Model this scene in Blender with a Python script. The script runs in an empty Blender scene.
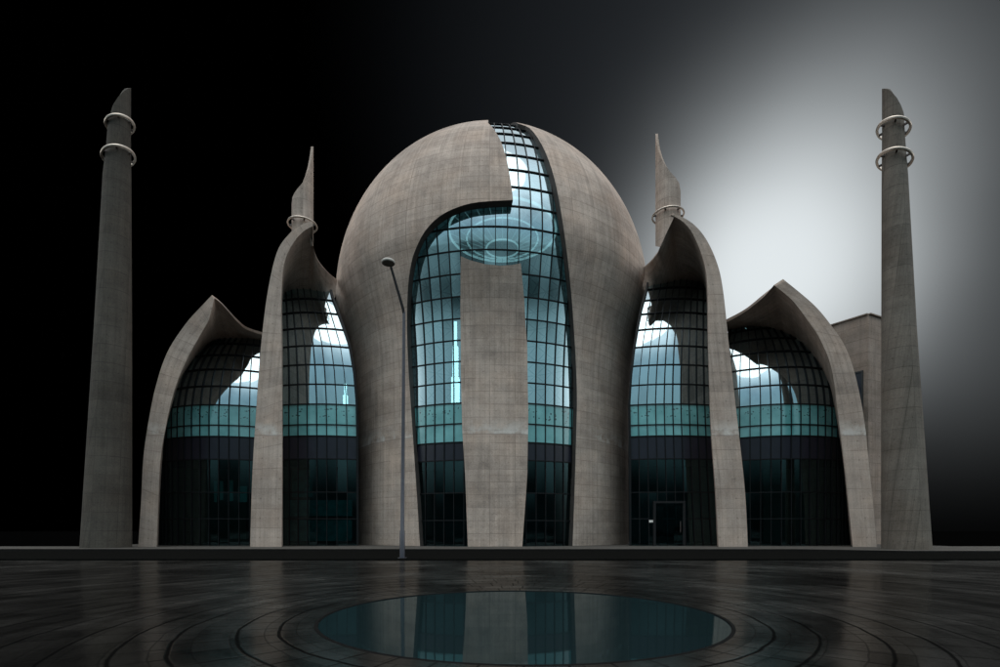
import bpy, bmesh, math, random
from mathutils import Vector
from mathutils.geometry import delaunay_2d_cdt
R_ = math.radians
random.seed(4)
scn = bpy.context.scene
col = scn.collection
F, HZ, EYE = 500.0, 531.0, 1.6          # focal length in photo pixels, horizon row, eye height


def at(px, py, d):                       # a photo point at a chosen distance -> world metres
    return Vector(((px - 500) / F * d, d, EYE + (HZ - py) / F * d))


# ------------------------------------------------------------------ objects
def tag(o, label=None, cat=None, group=None, kind=None):
    for k, v in (('label', label), ('category', cat), ('group', group), ('kind', kind)):
        if v:
            o[k] = v
    return o


def empty(name, loc=(0, 0, 0)):
    o = bpy.data.objects.new(name, None)
    o.empty_display_size = 0.5
    col.objects.link(o)
    o.location = loc
    return o


class MB:
    """collects vertices, faces, uvs and material slots for ONE mesh object"""
    def __init__(self):
        self.v, self.f, self.uv, self.mi, self.sm = [], [], [], [], []

    def vert(self, p, uv=None):
        p = Vector(p)
        self.v.append(p)
        self.uv.append(uv if uv else (p.x + 0.35 * p.y, p.z))
        return len(self.v) - 1

    def face(self, idx, mi=0, smooth=False):
        self.f.append(tuple(idx)); self.mi.append(mi); self.sm.append(smooth)

    def poly(self, pts, mi=0):
        self.face([self.vert(p) for p in pts], mi)

    def grid(self, rows, uvs=None, mi=0, smooth=True, flip=False, closed=False):
        n = len(rows[0])
        ids = [[self.vert(p, uvs[i][j] if uvs else None) for j, p in enumerate(r)] for i, r in enumerate(rows)]
        for i in range(len(rows) - 1):
            for j in range(n if closed else n - 1):
                k = (j + 1) % n
                q = [ids[i][j], ids[i][k], ids[i + 1][k], ids[i + 1][j]]
                self.face(q[::-1] if flip else q, mi, smooth)

    def box(self, x0, x1, y0, y1, z0, z1, mi=0):
        c = [(x, y, z) for z in (z0, z1) for y in (y0, y1) for x in (x0, x1)]
        for q in ((0, 2, 3, 1), (4, 5, 7, 6), (0, 1, 5, 4), (2, 6, 7, 3), (0, 4, 6, 2), (1, 3, 7, 5)):
            self.poly([c[i] for i in q], mi)

    def obox(self, c, ax, ay, az, hx, hy, hz, mi=0):
        c, ax, ay, az = Vector(c), Vector(ax), Vector(ay), Vector(az)
        P = [c + ax * hx * i + ay * hy * j + az * hz * k for k in (-1, 1) for j in (-1, 1) for i in (-1, 1)]
        for q in ((0, 2, 3, 1), (4, 5, 7, 6), (0, 1, 5, 4), (2, 6, 7, 3), (0, 4, 6, 2), (1, 3, 7, 5)):
            self.poly([P[i] for i in q], mi)

    def bar(self, pts, nrm, w, d, mi=0):
        """rectangular bar following pts; nrm points out of the wall"""
        rows = []
        n = len(pts)
        for i in range(n):
            t = (pts[min(i + 1, n - 1)] - pts[max(i - 1, 0)]).normalized()
            s = t.cross(nrm[i]).normalized()
            a, b = s * w / 2, nrm[i] * d / 2
            rows.append([pts[i] - a - b, pts[i] + a - b, pts[i] + a + b, pts[i] - a + b])
        self.grid(rows, mi=mi, smooth=False, closed=True)
        self.poly(rows[0][::-1], mi); self.poly(rows[-1], mi)

    def tube(self, pts, rads, n=12, mi=0, caps=True):
        rows = []
        for i, p in enumerate(pts):
            t = (pts[min(i + 1, len(pts) - 1)] - pts[max(i - 1, 0)]).normalized()
            u = t.cross(Vector((0.3, 1, 0.1))).normalized(); w = t.cross(u)
            rows.append([p + (u * math.cos(a) + w * math.sin(a)) * rads[i]
                         for a in [2 * math.pi * k / n for k in range(n)]])
        self.grid(rows, mi=mi, closed=True)
        if caps:
            self.poly(rows[0][::-1], mi); self.poly(rows[-1], mi)

    def build(self, name, mats, parent=None):
        if not isinstance(mats, (list, tuple)):
            mats = [mats]
        me = bpy.data.meshes.new(name)
        me.from_pydata([tuple(p) for p in self.v], [], self.f)
        for m in mats:
            me.materials.append(m)
        lay = me.uv_layers.new(name='UVMap')
        for pl in me.polygons:
            pl.material_index = self.mi[pl.index]
            pl.use_smooth = self.sm[pl.index]
            for li in pl.loop_indices:
                lay.data[li].uv = self.uv[me.loops[li].vertex_index]
        me.update()
        o = bpy.data.objects.new(name, me)
        col.objects.link(o)
        if parent:
            o.parent = parent
            o.matrix_parent_inverse = parent.matrix_world.inverted() if parent.type != 'EMPTY' else o.matrix_parent_inverse
        return o


def interp(tab, x):
    if x <= tab[0][0]: return tab[0][1]
    for (a, b), (c, d) in zip(tab, tab[1:]):
        if x <= c:
            return b + (d - b) * (x - a) / (c - a)
    return tab[-1][1]


# ------------------------------------------------------------------ materials
class NT:
    def __init__(self, name):
        self.m = bpy.data.materials.new(name); self.m.use_nodes = True
        self.t = self.m.node_tree; self.t.nodes.clear()
        self.out = self.n('ShaderNodeOutputMaterial')

    def n(self, typ, **kw):
        nd = self.t.nodes.new(typ)
        for k, v in kw.items():
            setattr(nd, k, v)
        return nd

    def link(self, a, b):
        self.t.links.new(a, b)

    def math(self, op, a, b=None, c=None, clamp=False):
        nd = self.n('ShaderNodeMath', operation=op); nd.use_clamp = clamp
        for i, x in enumerate((a, b, c)):
            if x is None:
                continue
            if isinstance(x, (int, float)):
                nd.inputs[i].default_value = x
            else:
                self.link(x, nd.inputs[i])
        return nd.outputs[0]

    def mix(self, fac, a, b, blend='MIX'):
        nd = self.n('ShaderNodeMix', data_type='RGBA', blend_type=blend)
        for s, x in ((nd.inputs[0], fac), (nd.inputs[6], a), (nd.inputs[7], b)):
            if isinstance(x, (int, float)):
                s.default_value = x
            elif isinstance(x, tuple):
                s.default_value = (*x, 1) if len(x) == 3 else x
            else:
                self.link(x, s)
        return nd.outputs[2]

    def noise(self, vec, scale, detail=4, rough=0.55, sx=1, sy=1, sz=1):
        mp = self.n('ShaderNodeMapping'); mp.inputs['Scale'].default_value = (sx, sy, sz)
        self.link(vec, mp.inputs[0])
        nd = self.n('ShaderNodeTexNoise'); nd.inputs['Scale'].default_value = scale
        nd.inputs['Detail'].default_value = detail; nd.inputs['Roughness'].default_value = rough
        self.link(mp.outputs[0], nd.inputs['Vector'])
        return nd.outputs['Fac']

    def rng(self, x, a, b, c, d, smooth=False):
        nd = self.n('ShaderNodeMapRange'); nd.interpolation_type = 'SMOOTHSTEP' if smooth else 'LINEAR'
        self.link(x, nd.inputs[0])
        for i, v in zip((1, 2, 3, 4), (a, b, c, d)):
            nd.inputs[i].default_value = v
        return nd.outputs[0]

    def bsdf(self, **kw):
        b = self.n('ShaderNodeBsdfPrincipled')
        for k, v in kw.items():
            b.inputs[k].default_value = (*v, 1) if isinstance(v, tuple) else v
        self.link(b.outputs[0], self.out.inputs[0])
        return b

    def bump(self, h, strength, dist, b):
        nd = self.n('ShaderNodeBump'); nd.inputs['Strength'].default_value = strength
        nd.inputs['Distance'].default_value = dist
        self.link(h, nd.inputs['Height']); self.link(nd.outputs[0], b.inputs['Normal'])


def line_pulse(k, x, period, width):
    """1 on a thin line every `period`, else 0"""
    fr = k.math('FRACT', k.math('DIVIDE', x, period))
    d = k.math('ABSOLUTE', k.math('SUBTRACT', fr, 0.5))
    return k.math('GREATER_THAN', d, 0.5 - width / period / 2)


def mat_concrete(name, c0, joint_z=10.6, px=2.4, pz=1.2):
    k = NT(name)
    uv = k.n('ShaderNodeUVMap').outputs[0]
    obj = k.n('ShaderNodeTexCoord').outputs['Object']
    sp = k.n('ShaderNodeSeparateXYZ'); k.link(uv, sp.inputs[0])
    so = k.n('ShaderNodeSeparateXYZ'); k.link(obj, so.inputs[0])
    u, v, z = sp.outputs[0], sp.outputs[1], so.outputs[2]
    big = k.noise(obj, 0.16, 5, 0.6)
    mid = k.noise(obj, 0.9, 6, 0.65)
    fine = k.noise(obj, 9, 4, 0.7)
    streak = k.noise(uv, 1.0, 5, 0.65, 2.6, 0.09, 1)
    band = k.noise(uv, 1.0, 4, 0.6, 0.07, 1.1, 1)
    f = k.math('ADD', k.rng(big, .3, .7, -.2, .2), k.rng(mid, .3, .7, -.15, .15))
    f = k.math('ADD', f, k.rng(fine, .3, .7, -.17, .17))
    f = k.math('ADD', f, k.rng(streak, .3, .7, -.16, .16))
    f = k.math('ADD', f, k.rng(band, .3, .7, -.10, .10))
    # each formwork panel took the pour a little differently
    ci = k.n('ShaderNodeCombineXYZ')
    k.link(k.math('FLOOR', k.math('DIVIDE', u, px)), ci.inputs[0])
    k.link(k.math('FLOOR', k.math('DIVIDE', v, pz)), ci.inputs[1])
    wn = k.n('ShaderNodeTexWhiteNoise'); wn.noise_dimensions = '3D'; k.link(ci.outputs[0], wn.inputs[0])
    f = k.math('ADD', f, k.rng(wn.outputs[0], 0, 1, -.09, .09))
    # fine vertical board marks
    board = line_pulse(k, u, 0.45, 0.05)
    f = k.math('SUBTRACT', f, k.math('MULTIPLY', board, k.rng(mid, .35, .65, 0.0, .2)))
    ln = k.math('MAXIMUM', line_pulse(k, u, px, 0.05), line_pulse(k, v, pz, 0.05))
    ln = k.math('MULTIPLY', ln, k.rng(k.noise(obj, 0.5, 3), .38, .6, 0.1, 1))
    f = k.math('SUBTRACT', f, k.math('MULTIPLY', ln, .38))
    fg = k.math('MAXIMUM', line_pulse(k, u, px / 3, .035), line_pulse(k, v, pz / 2, .035))
    f = k.math('SUBTRACT', f, k.math('MULTIPLY', fg, k.rng(k.noise(obj, 1.7, 3), .4, .62, .03, .24)))
    # tie holes at the panel corners and pale patches left by the pour
    tu = k.math('ABSOLUTE', k.math('SUBTRACT', k.math('FRACT', k.math('DIVIDE', u, px / 2)), .5))
    tv = k.math('ABSOLUTE', k.math('SUBTRACT', k.math('FRACT', k.math('DIVIDE', v, pz)), .5))
    tie = k.math('MULTIPLY', k.math('LESS_THAN', tu, .035), k.math('LESS_THAN', tv, .04))
    f = k.math('SUBTRACT', f, k.math('MULTIPLY', tie, .3))
    f = k.math('ADD', f, k.math('MULTIPLY', k.rng(k.noise(obj, .8, 7, .72), .58, .74, 0, 1), .28))
    base = k.mix(k.rng(f, -.45, .45, 0, 1), tuple(c * .55 for c in c0), tuple(min(1, c * 1.42) for c in c0))
    warm = k.mix(k.rng(k.noise(obj, .35, 4), .42, .68, 0, .55), base, (1.06, .97, .90), 'MULTIPLY')
    # pour joint: a pale lime bloom running off a dark seam
    dz = k.math('SUBTRACT', joint_z, z)
    bloom = k.math('MULTIPLY', k.rng(dz, -.02, .06, 1, 0), k.rng(dz, -1.5, -.25, 0, 1))
    bloom = k.math('MULTIPLY', bloom, k.rng(k.noise(obj, .42, 7, .72), .47, .60, 0, 1))
    seam = k.math('LESS_THAN', k.math('ABSOLUTE', dz), .045)
    c = k.mix(k.math('MULTIPLY', bloom, .85), warm, (.66, .62, .58))
    c = k.mix(k.math('MULTIPLY', seam, .45), c, tuple(x * .4 for x in c0))
    # water stains that start below the upper edges
    st = k.math('MULTIPLY', k.rng(k.noise(uv, 1, 5, .7, 1.1, .035, 1), .52, .72, 0, 1), .34)
    c = k.mix(st, c, tuple(x * .42 for x in c0))
    b = k.bsdf(Roughness=.88)
    b.inputs['Specular IOR Level'].default_value = .25
    k.link(c, b.inputs['Base Color'])
    hgt = k.math('SUBTRACT', k.math('ADD', k.math('MULTIPLY', fine, .3), k.math('MULTIPLY', mid, .5)), k.math('MULTIPLY', ln, .5))
    k.bump(hgt, .35, .06, b)
    return k.m


def mat_plain(name, c, rough=.6, metal=0.0, var=.25, scale=3.0, spec=.5, bump=.1):
    k = NT(name)
    obj = k.n('ShaderNodeTexCoord').outputs['Object']
    f = k.noise(obj, scale, 5, .65)
    b = k.bsdf(Roughness=rough, Metallic=metal)
    b.inputs['Specular IOR Level'].default_value = spec
    k.link(k.mix(k.rng(f, .3, .7, 0, 1), tuple(x * (1 - var) for x in c), tuple(min(1, x * (1 + var)) for x in c)), b.inputs['Base Color'])
    if bump:
        k.bump(f, bump, .02, b)
    return k.m


def mat_emit(name, c, s):
    k = NT(name)
    e = k.n('ShaderNodeEmission'); e.inputs[0].default_value = (*c, 1); e.inputs[1].default_value = s
    k.link(e.outputs[0], k.out.inputs[0])
    return k.m


def mat_glass(name, tint, refl, f0, du=1.0, dv=2.0):
    """coated glazing: see-through teal body plus a tinted mirror coat; every pane sits a hair out of true"""
    k = NT(name)
    uv = k.n('ShaderNodeUVMap').outputs[0]
    sp = k.n('ShaderNodeSeparateXYZ'); k.link(uv, sp.inputs[0])
    ci = k.n('ShaderNodeCombineXYZ')
    k.link(k.math('FLOOR', sp.outputs[0]), ci.inputs[0]); k.link(k.math('FLOOR', sp.outputs[1]), ci.inputs[1])
    wn = k.n('ShaderNodeTexWhiteNoise'); wn.noise_dimensions = '3D'; k.link(ci.outputs[0], wn.inputs[0])
    geo = k.n('ShaderNodeNewGeometry')
    off = k.n('ShaderNodeVectorMath', operation='SUBTRACT'); k.link(wn.outputs[1], off.inputs[0]); off.inputs[1].default_value = (.5, .5, .5)
    sc = k.n('ShaderNodeVectorMath', operation='SCALE'); k.link(off.outputs[0], sc.inputs[0]); sc.inputs['Scale'].default_value = .03
    ad = k.n('ShaderNodeVectorMath', operation='ADD'); k.link(geo.outputs['Normal'], ad.inputs[0]); k.link(sc.outputs[0], ad.inputs[1])
    nm = k.n('ShaderNodeVectorMath', operation='NORMALIZE'); k.link(ad.outputs[0], nm.inputs[0])
    g = k.n('ShaderNodeBsdfGlossy'); g.inputs['Roughness'].default_value = .05
    v = k.rng(wn.outputs[0], 0, 1, .86, 1.06)
    g_c = k.mix(1.0, refl, k.n('ShaderNodeCombineColor').outputs[0], 'MULTIPLY')
    cc = g_c.node.inputs[7].links[0].from_node
    for i in range(3):
        k.link(v, cc.inputs[i])
    k.link(g_c, g.inputs[0])
    k.link(nm.outputs[0], g.inputs['Normal'])
    tr = k.n('ShaderNodeBsdfTransparent'); tr.inputs[0].default_value = (*tint, 1)
    fr = k.n('ShaderNodeFresnel'); fr.inputs[0].default_value = 1.5
    fac = k.math('ADD', k.math('MULTIPLY', fr.outputs[0], 1 - f0), f0, clamp=True)
    mx = k.n('ShaderNodeMixShader'); k.link(fac, mx.inputs[0]); k.link(tr.outputs[0], mx.inputs[1]); k.link(g.outputs[0], mx.inputs[2])
    k.link(mx.outputs[0], k.out.inputs[0])
    return k.m


def mat_frit(name):
    """teal ceramic-printed panes; scattered dark dots on the upper row"""
    k = NT(name)
    uv = k.n('ShaderNodeUVMap').outputs[0]
    sp = k.n('ShaderNodeSeparateXYZ'); k.link(uv, sp.inputs[0])       # u metres, v 0..1 over the band
    mp = k.n('ShaderNodeCombineXYZ'); k.link(sp.outputs[0], mp.inputs[0]); k.link(k.math('MULTIPLY', sp.outputs[1], 3.4), mp.inputs[1])
    vo = k.n('ShaderNodeTexVoronoi'); vo.inputs['Scale'].default_value = 3.6; k.link(mp.outputs[0], vo.inputs['Vector'])
    clump = k.noise(mp.outputs[0], 1.1, 3)
    lim = k.math('MULTIPLY', k.rng(clump, .38, .6, .04, .40), k.math('MULTIPLY', k.rng(sp.outputs[1], .5, .62, 0, 1), k.rng(sp.outputs[1], .86, .97, 1, 0)))
    dot = k.math('LESS_THAN', vo.outputs['Distance'], lim)
    f = k.noise(mp.outputs[0], .5, 4)
    c = k.mix(k.rng(f, .35, .65, 0, 1), (.085, .31, .32), (.16, .45, .46))
    c = k.mix(k.math('MULTIPLY', dot, .85), c, (.01, .05, .055))
    b = k.bsdf(Roughness=.10, IOR=2.1)
    k.link(c, b.inputs['Base Color'])
    return k.m


def mat_lattice(name):
    """pale inner lining with a star-like lattice of darker ribs"""
    k = NT(name)
    uv = k.n('ShaderNodeUVMap').outputs[0]
    sp = k.n('ShaderNodeSeparateXYZ'); k.link(uv, sp.inputs[0])
    a = k.math('ADD', sp.outputs[0], sp.outputs[1]); d = k.math('SUBTRACT', sp.outputs[0], sp.outputs[1])
    ln = k.math('MAXIMUM', line_pulse(k, a, 2.6, .28), line_pulse(k, d, 2.6, .28))
    ln = k.math('MAXIMUM', ln, line_pulse(k, sp.outputs[1], 2.6, .22))
    c = k.mix(ln, (.62, .74, .75), (.28, .42, .44))
    b = k.bsdf(Roughness=.7)
    k.link(c, b.inputs['Base Color'])
    return k.m


def mat_plaza(cx, cy):
    """wet stone setts laid in rings round the pool"""
    k = NT('wet_stone_paving')
    obj = k.n('ShaderNodeTexCoord').outputs['Object']
    sp = k.n('ShaderNodeSeparateXYZ'); k.link(obj, sp.inputs[0])
    x = k.math('SUBTRACT', sp.outputs[0], cx); y = k.math('SUBTRACT', sp.outputs[1], cy)
    r0 = k.math('SQRT', k.math('ADD', k.math('MULTIPLY', x, x), k.math('MULTIPLY', y, y)))
    wob = k.rng(k.noise(obj, .7, 3), .3, .7, -.03, .03)
    r = k.math('ADD', r0, wob)
    th = k.math('ARCTAN2', y, x)
    rings = [4.28, 4.88, 5.7, 6.3, 7.0, 7.8, 8.8, 10.0, 11.4, 13.1, 15.1, 17.7]
    dark = None
    idx = None
    for q in rings:
        p = k.rng(k.math('ABSOLUTE', k.math('SUBTRACT', r, q)), .013, .036, 1, 0)
        s = k.math('GREATER_THAN', r, q)
        dark = p if dark is None else k.math('MAXIMUM', dark, p)
        idx = s if idx is None else k.math('ADD', idx, s)
    # radial joints, a different count and start in every ring of slabs
    wn = k.n('ShaderNodeTexWhiteNoise'); wn.noise_dimensions = '1D'; k.link(idx, wn.inputs['W'])
    ang = k.math('ADD', th, k.math('MULTIPLY', wn.outputs[0], 3.0))
    cnt = k.math('ADD', 44.0, k.math('MULTIPLY', idx, 4.0))
    fa = k.math('MULTIPLY', ang, k.math('DIVIDE', cnt, 2 * math.pi))
    da = k.math('MULTIPLY', k.math('ABSOLUTE', k.math('SUBTRACT', k.math('FRACT', fa), .5)), k.math('DIVIDE', k.math('MULTIPLY', r, 2 * math.pi), cnt))
    half = k.math('DIVIDE', k.math('MULTIPLY', r, math.pi), cnt)
    rad = k.rng(k.math('SUBTRACT', half, da), .008, .028, 1, 0)
    rad = k.math('MULTIPLY', rad, k.rng(r, 5.6, 9.5, .8, .2))
    fi0 = k.noise(obj, 3.0, 3)
    # small setts between the pool and the road
    row = k.math('FLOOR', k.math('DIVIDE', k.math('ADD', r, .2), .47))
    w3 = k.n('ShaderNodeTexWhiteNoise'); w3.noise_dimensions = '1D'; k.link(row, w3.inputs['W'])
    arc = k.math('ADD', k.math('MULTIPLY', th, k.math('MULTIPLY', row, .47)), k.math('MULTIPLY', w3.outputs[0], .8))
    sett = k.math('MULTIPLY', line_pulse(k, arc, .8, .022), k.rng(fi0, .35, .6, .3, .6))
    ci3 = k.n('ShaderNodeCombineXYZ'); k.link(row, ci3.inputs[0]); k.link(k.math('FLOOR', k.math('DIVIDE', arc, .8)), ci3.inputs[1])
    w4 = k.n('ShaderNodeTexWhiteNoise'); w4.noise_dimensions = '3D'; k.link(ci3.outputs[0], w4.inputs[0])
    thin = k.math('MULTIPLY', line_pulse(k, k.math('ADD', r, .2), .47, .022), .45)
    jo = k.math('MAXIMUM', k.math('MAXIMUM', dark, thin), k.math('MAXIMUM', rad, sett))
    ci = k.n('ShaderNodeCombineXYZ'); k.link(idx, ci.inputs[0]); k.link(k.math('FLOOR', fa), ci.inputs[1])
    w2 = k.n('ShaderNodeTexWhiteNoise'); w2.noise_dimensions = '3D'; k.link(ci.outputs[0], w2.inputs[0])
    pz = k.n('ShaderNodeCombineXYZ'); k.link(th, pz.inputs[0]); k.link(r, pz.inputs[1])
    sw = k.noise(pz.outputs[0], 1.0, 6, .62, 2.2, 1.6, 1)      # worn along the rings
    bl = k.noise(obj, .22, 5, .6)
    fi = k.noise(obj, 14, 5, .7)
    f = k.math('ADD', k.rng(sw, .3, .7, -.22, .22), k.rng(bl, .3, .7, -.16, .16))
    f = k.math('ADD', f, k.rng(w4.outputs[0], 0, 1, -.2, .2))
    f = k.math('ADD', f, k.rng(fi, .3, .7, -.2, .2))
    c = k.mix(k.rng(f, -.55, .6, 0, 1), (.003, .0029, .0027), (.019, .0182, .017))
    c = k.mix(k.math('MULTIPLY', jo, .92), c, (.003, .003, .003))
    df = k.n('ShaderNodeBsdfDiffuse'); k.link(c, df.inputs[0])
    gy = k.n('ShaderNodeBsdfGlossy'); gy.inputs[0].default_value = (.80, .77, .72, 1)
    k.link(k.rng(k.math('ADD', bl, k.math('MULTIPLY', sw, .6)), .6, 1.0, .10, .30), gy.inputs['Roughness'])
    h = k.math('SUBTRACT', k.math('ADD', k.math('MULTIPLY', fi, .35), k.math('MULTIPLY', sw, .12)), k.math('MULTIPLY', jo, .8))
    bm = k.n('ShaderNodeBump'); bm.inputs['Strength'].default_value = .14; bm.inputs['Distance'].default_value = .012
    k.link(h, bm.inputs['Height']); k.link(bm.outputs[0], gy.inputs['Normal']); k.link(bm.outputs[0], df.inputs['Normal'])
    fr = k.n('ShaderNodeFresnel'); fr.inputs[0].default_value = 1.33
    fac = k.math('MULTIPLY', k.math('MINIMUM', fr.outputs[0], .30), k.rng(f, -.5, .5, .55, 1.1))
    fac = k.math('MULTIPLY', fac, k.math('SUBTRACT', 1.0, k.math('MULTIPLY', jo, .85)))
    mx = k.n('ShaderNodeMixShader'); k.link(fac, mx.inputs[0]); k.link(df.outputs[0], mx.inputs[1]); k.link(gy.outputs[0], mx.inputs[2])
    k.link(mx.outputs[0], k.out.inputs[0])
    return k.m


M = dict(
    concrete=mat_concrete('board_marked_concrete', (.44, .358, .306)),
    reveal=mat_plain('shaded_reveal', (.045, .038, .034), .7, 0, .3, 1.5),  # shell edge faces coloured dark to stand in for shade in the recess
    fin=mat_concrete('smooth_arch_concrete', (.405, .330, .283), joint_z=10.4, px=3.4, pz=1.8),
    minaret=mat_concrete('edge_darkened_concrete', (.066, .059, .050), joint_z=-5, px=1.9, pz=1.6),  # concrete darkened in colour to imitate light falling off at the view's edge
    minaret_pale=mat_concrete('edge_dimmed_concrete', (.125, .110, .094), joint_z=-5, px=1.9, pz=1.6),  # same concrete darkened less, the edge falloff again put into the colour
    annex=mat_concrete('brown_annex_concrete', (.25, .20, .168), joint_z=-5, px=3.0, pz=1.5),
    lining=mat_lattice('lattice_lining'),
    glass=mat_glass('teal_coated_glass', (.30, .62, .66), (.72, .89, .95), .58),
    glass_dark=mat_glass('dark_tinted_glass', (.22, .50, .52), (.55, .85, .88), .05),
    mullion=mat_plain('black_mullion_metal', (.006, .007, .008), .55, 0, .2, spec=.2),
    frame=mat_plain('dark_frame_metal', (.022, .021, .021), .5, 0, .2),
    door=mat_plain('dark_door_metal', (.013, .013, .014), .6, 0, .2, spec=.2),
    frit=mat_frit('fritted_teal_glass'),
    spandrel=mat_plain('violet_spandrel_panel', (.010, .010, .019), .35, 0, .2, 1.5),
    white=mat_plain('white_ring_paint', (.80, .76, .71), .5, 0, .08),
    ring=mat_plain('brushed_ring_metal', (.60, .53, .46), .38, .75, .1),
    bracket=mat_plain('bronze_bracket_metal', (.06, .045, .04), .5, 0, .2),
    pole=mat_plain('blue_grey_pole_paint', (.050, .052, .066), .4, 0, .25, 4),
    lamp=mat_plain('pale_lamp_metal', (.42, .40, .36), .5, 0, .15),
    lens=mat_plain('amber_grey_lens', (.10, .085, .06), .35, 0, .35, 30),
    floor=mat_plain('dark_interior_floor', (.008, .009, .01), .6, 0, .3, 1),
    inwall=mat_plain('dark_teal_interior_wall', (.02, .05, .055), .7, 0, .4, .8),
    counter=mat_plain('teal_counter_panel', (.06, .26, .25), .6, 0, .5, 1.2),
    glow=mat_emit('chandelier_light', (.88, .97, 1.0), .85),
    glow_dim=mat_emit('chandelier_arm_light', (.8, .97, 1.0), .32),
    reflection_glow=mat_emit('glass_reflection_glow', (.9, .98, 1.0), 4.0),  # emission standing in for bright reflections on the panes
    pavement=mat_plain('pale_pavement_slabs', (.065, .059, .052), .8, 0, .3, 2.5, .3, .3),
    kerb=mat_plain('kerb_stone', (.008, .0075, .007), .8, 0, .3, 4, .1, .3),
    road=mat_plain('worn_asphalt', (.0065, .0065, .006), .95, 0, .4, 6, .0, .5),
    ground=mat_plain('dark_bare_ground', (.0012, .0012, .0012), 1.0, 0, .3, .3, .0, 0),
    grate=mat_plain('black_drain_grate', (.004, .004, .004), .6, 0, .2, 5, .3, .2),
    rim=mat_plain('dark_steel_rim', (.003, .003, .003), .7, 0, .3, 5, spec=.1),
    basin=mat_plain('dark_basin_lining', (.008, .03, .034), .5, 0, .3, 1),
)
k = NT('still_teal_water')
o_ = k.n('ShaderNodeTexCoord').outputs['Object']
df = k.n('ShaderNodeBsdfDiffuse'); df.inputs[0].default_value = (.008, .017, .019, 1)
gy = k.n('ShaderNodeBsdfGlossy'); gy.inputs[0].default_value = (.60, .69, .71, 1); gy.inputs['Roughness'].default_value = .03
bm = k.n('ShaderNodeBump'); bm.inputs['Strength'].default_value = .02; bm.inputs['Distance'].default_value = .02
k.link(k.noise(o_, 2.2, 3), bm.inputs['Height']); k.link(bm.outputs[0], gy.inputs['Normal'])
fr = k.n('ShaderNodeFresnel'); fr.inputs[0].default_value = 1.38
mx = k.n('ShaderNodeMixShader'); k.link(k.math('MULTIPLY', fr.outputs[0], .8, clamp=True), mx.inputs[0])
k.link(df.outputs[0], mx.inputs[1]); k.link(gy.outputs[0], mx.inputs[2]); k.link(mx.outputs[0], k.out.inputs[0])
M['water'] = k.m


# ------------------------------------------------------------------ surfaces of revolution
class Rev:
    def __init__(self, cx, cy, pts):
        self.cx, self.cy = cx, cy
        self.p = pts                                    # (R, z) from the foot to the crown
        self.s = [0.0]
        for (a, b), (c, d) in zip(pts, pts[1:]):
            self.s.append(self.s[-1] + math.hypot(c - a, d - b))
        self.S = self.s[-1]

    def rz(self, s):
        s = min(max(s, 0), self.S)
        lo, hi = 0, len(self.s) - 1
        while hi - lo > 1:
            m = (lo + hi) // 2
            if self.s[m] <= s: lo = m
            else: hi = m
        t = (s - self.s[lo]) / max(1e-9, self.s[hi] - self.s[lo])
        a, b = self.p[lo], self.p[hi]
        return a[0] + (b[0] - a[0]) * t, a[1] + (b[1] - a[1]) * t

    def nrm(self, s):
        a, b = self.rz(s - .25), self.rz(s + .25)
        dr, dz = b[0] - a[0], b[1] - a[1]
        l = math.hypot(dr, dz) or 1
        return dz / l, -dr / l

    def P(self, th, s, off=0.0):
        r, z = self.rz(s); nr, nz = self.nrm(s)
        r = max(0.02, r + nr * off); z = z + nz * off
        return Vector((self.cx + r * math.sin(th), self.cy - r * math.cos(th), z))

    def N(self, th, s):
        nr, nz = self.nrm(s)
        return Vector((nr * math.sin(th), -nr * math.cos(th), nz))

    def s_at_z(self, z):
        for i in range(len(self.p) - 1):
            if self.p[i][1] <= z <= self.p[i + 1][1]:
                t = (z - self.p[i][1]) / max(1e-9, self.p[i + 1][1] - self.p[i][1])
                return self.s[i] + (self.s[i + 1] - self.s[i]) * t
        return 0.0 if z < self.p[0][1] else self.S

    def R_at_z(self, z):
        if z <= self.p[0][1]: return self.p[0][0]
        if z >= self.p[-1][1]: return -1
        return self.rz(self.s_at_z(z))[0]

    def hit(self, px, py):
        """where the sight line through a photo point meets the surface: (theta, s, distance)"""
        dx, dz = (px - 500) / F, (HZ - py) / F
        best = None
        prev = None
        d0 = self.cy - 24
        n = 480
        for i in range(n + 1):
            d = d0 + i * 30.0 / n
            x, z = dx * d, EYE + dz * d
            g = math.hypot(x - self.cx, d - self.cy) - self.R_at_z(z)
            if best is None or g < best[0]:
                best = (g, d)
            if g <= 0:
                if prev is not None:
                    d = prev[1] + (d - prev[1]) * prev[0] / max(1e-9, prev[0] - g)
                best = (0, d)
                break
            prev = (g, d)
        d = best[1]
        x, z = dx * d, EYE + dz * d
        return math.atan2(x - self.cx, self.cy - d), self.s_at_z(z), d


def profile(Rc, zc, a, b, c, kk, z0=.15):
    pts = []
    n = 60
    for i in range(n + 1):
        z = z0 + (zc - z0) * i / n
        q = max(0, 1 - ((z - zc) / c) ** 2)
        e = a * math.sqrt(q)
        m = max(e, Rc) + math.log(1 + math.exp(-abs(e - Rc) * kk)) / kk
        pts.append((m, z))
    m0 = pts[-1][0]
    for i in range(1, 61):
        t = math.pi / 2 * i / 60
        pts.append((max(.15, m0 * math.cos(t)), zc + b * math.sin(t)))
    return pts




def smooth(pts, sub=6, closed=False):
    """Catmull-Rom through the points (any dimension)"""
    out = []
    n = len(pts)
    for i in range(n - 1):
        p0 = pts[max(i - 1, 0)]; p1 = pts[i]; p2 = pts[i + 1]; p3 = pts[min(i + 2, n - 1)]
        for j in range(sub):
            t = j / sub
            out.append(tuple(.5 * (2 * b + (c - a) * t + (2 * a - 5 * b + 4 * c - d) * t * t + (3 * b - a - 3 * c + d) * t ** 3)
                             for a, b, c, d in zip(p0, p1, p2, p3)))
    out.append(tuple(pts[-1]))
    return out


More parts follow.
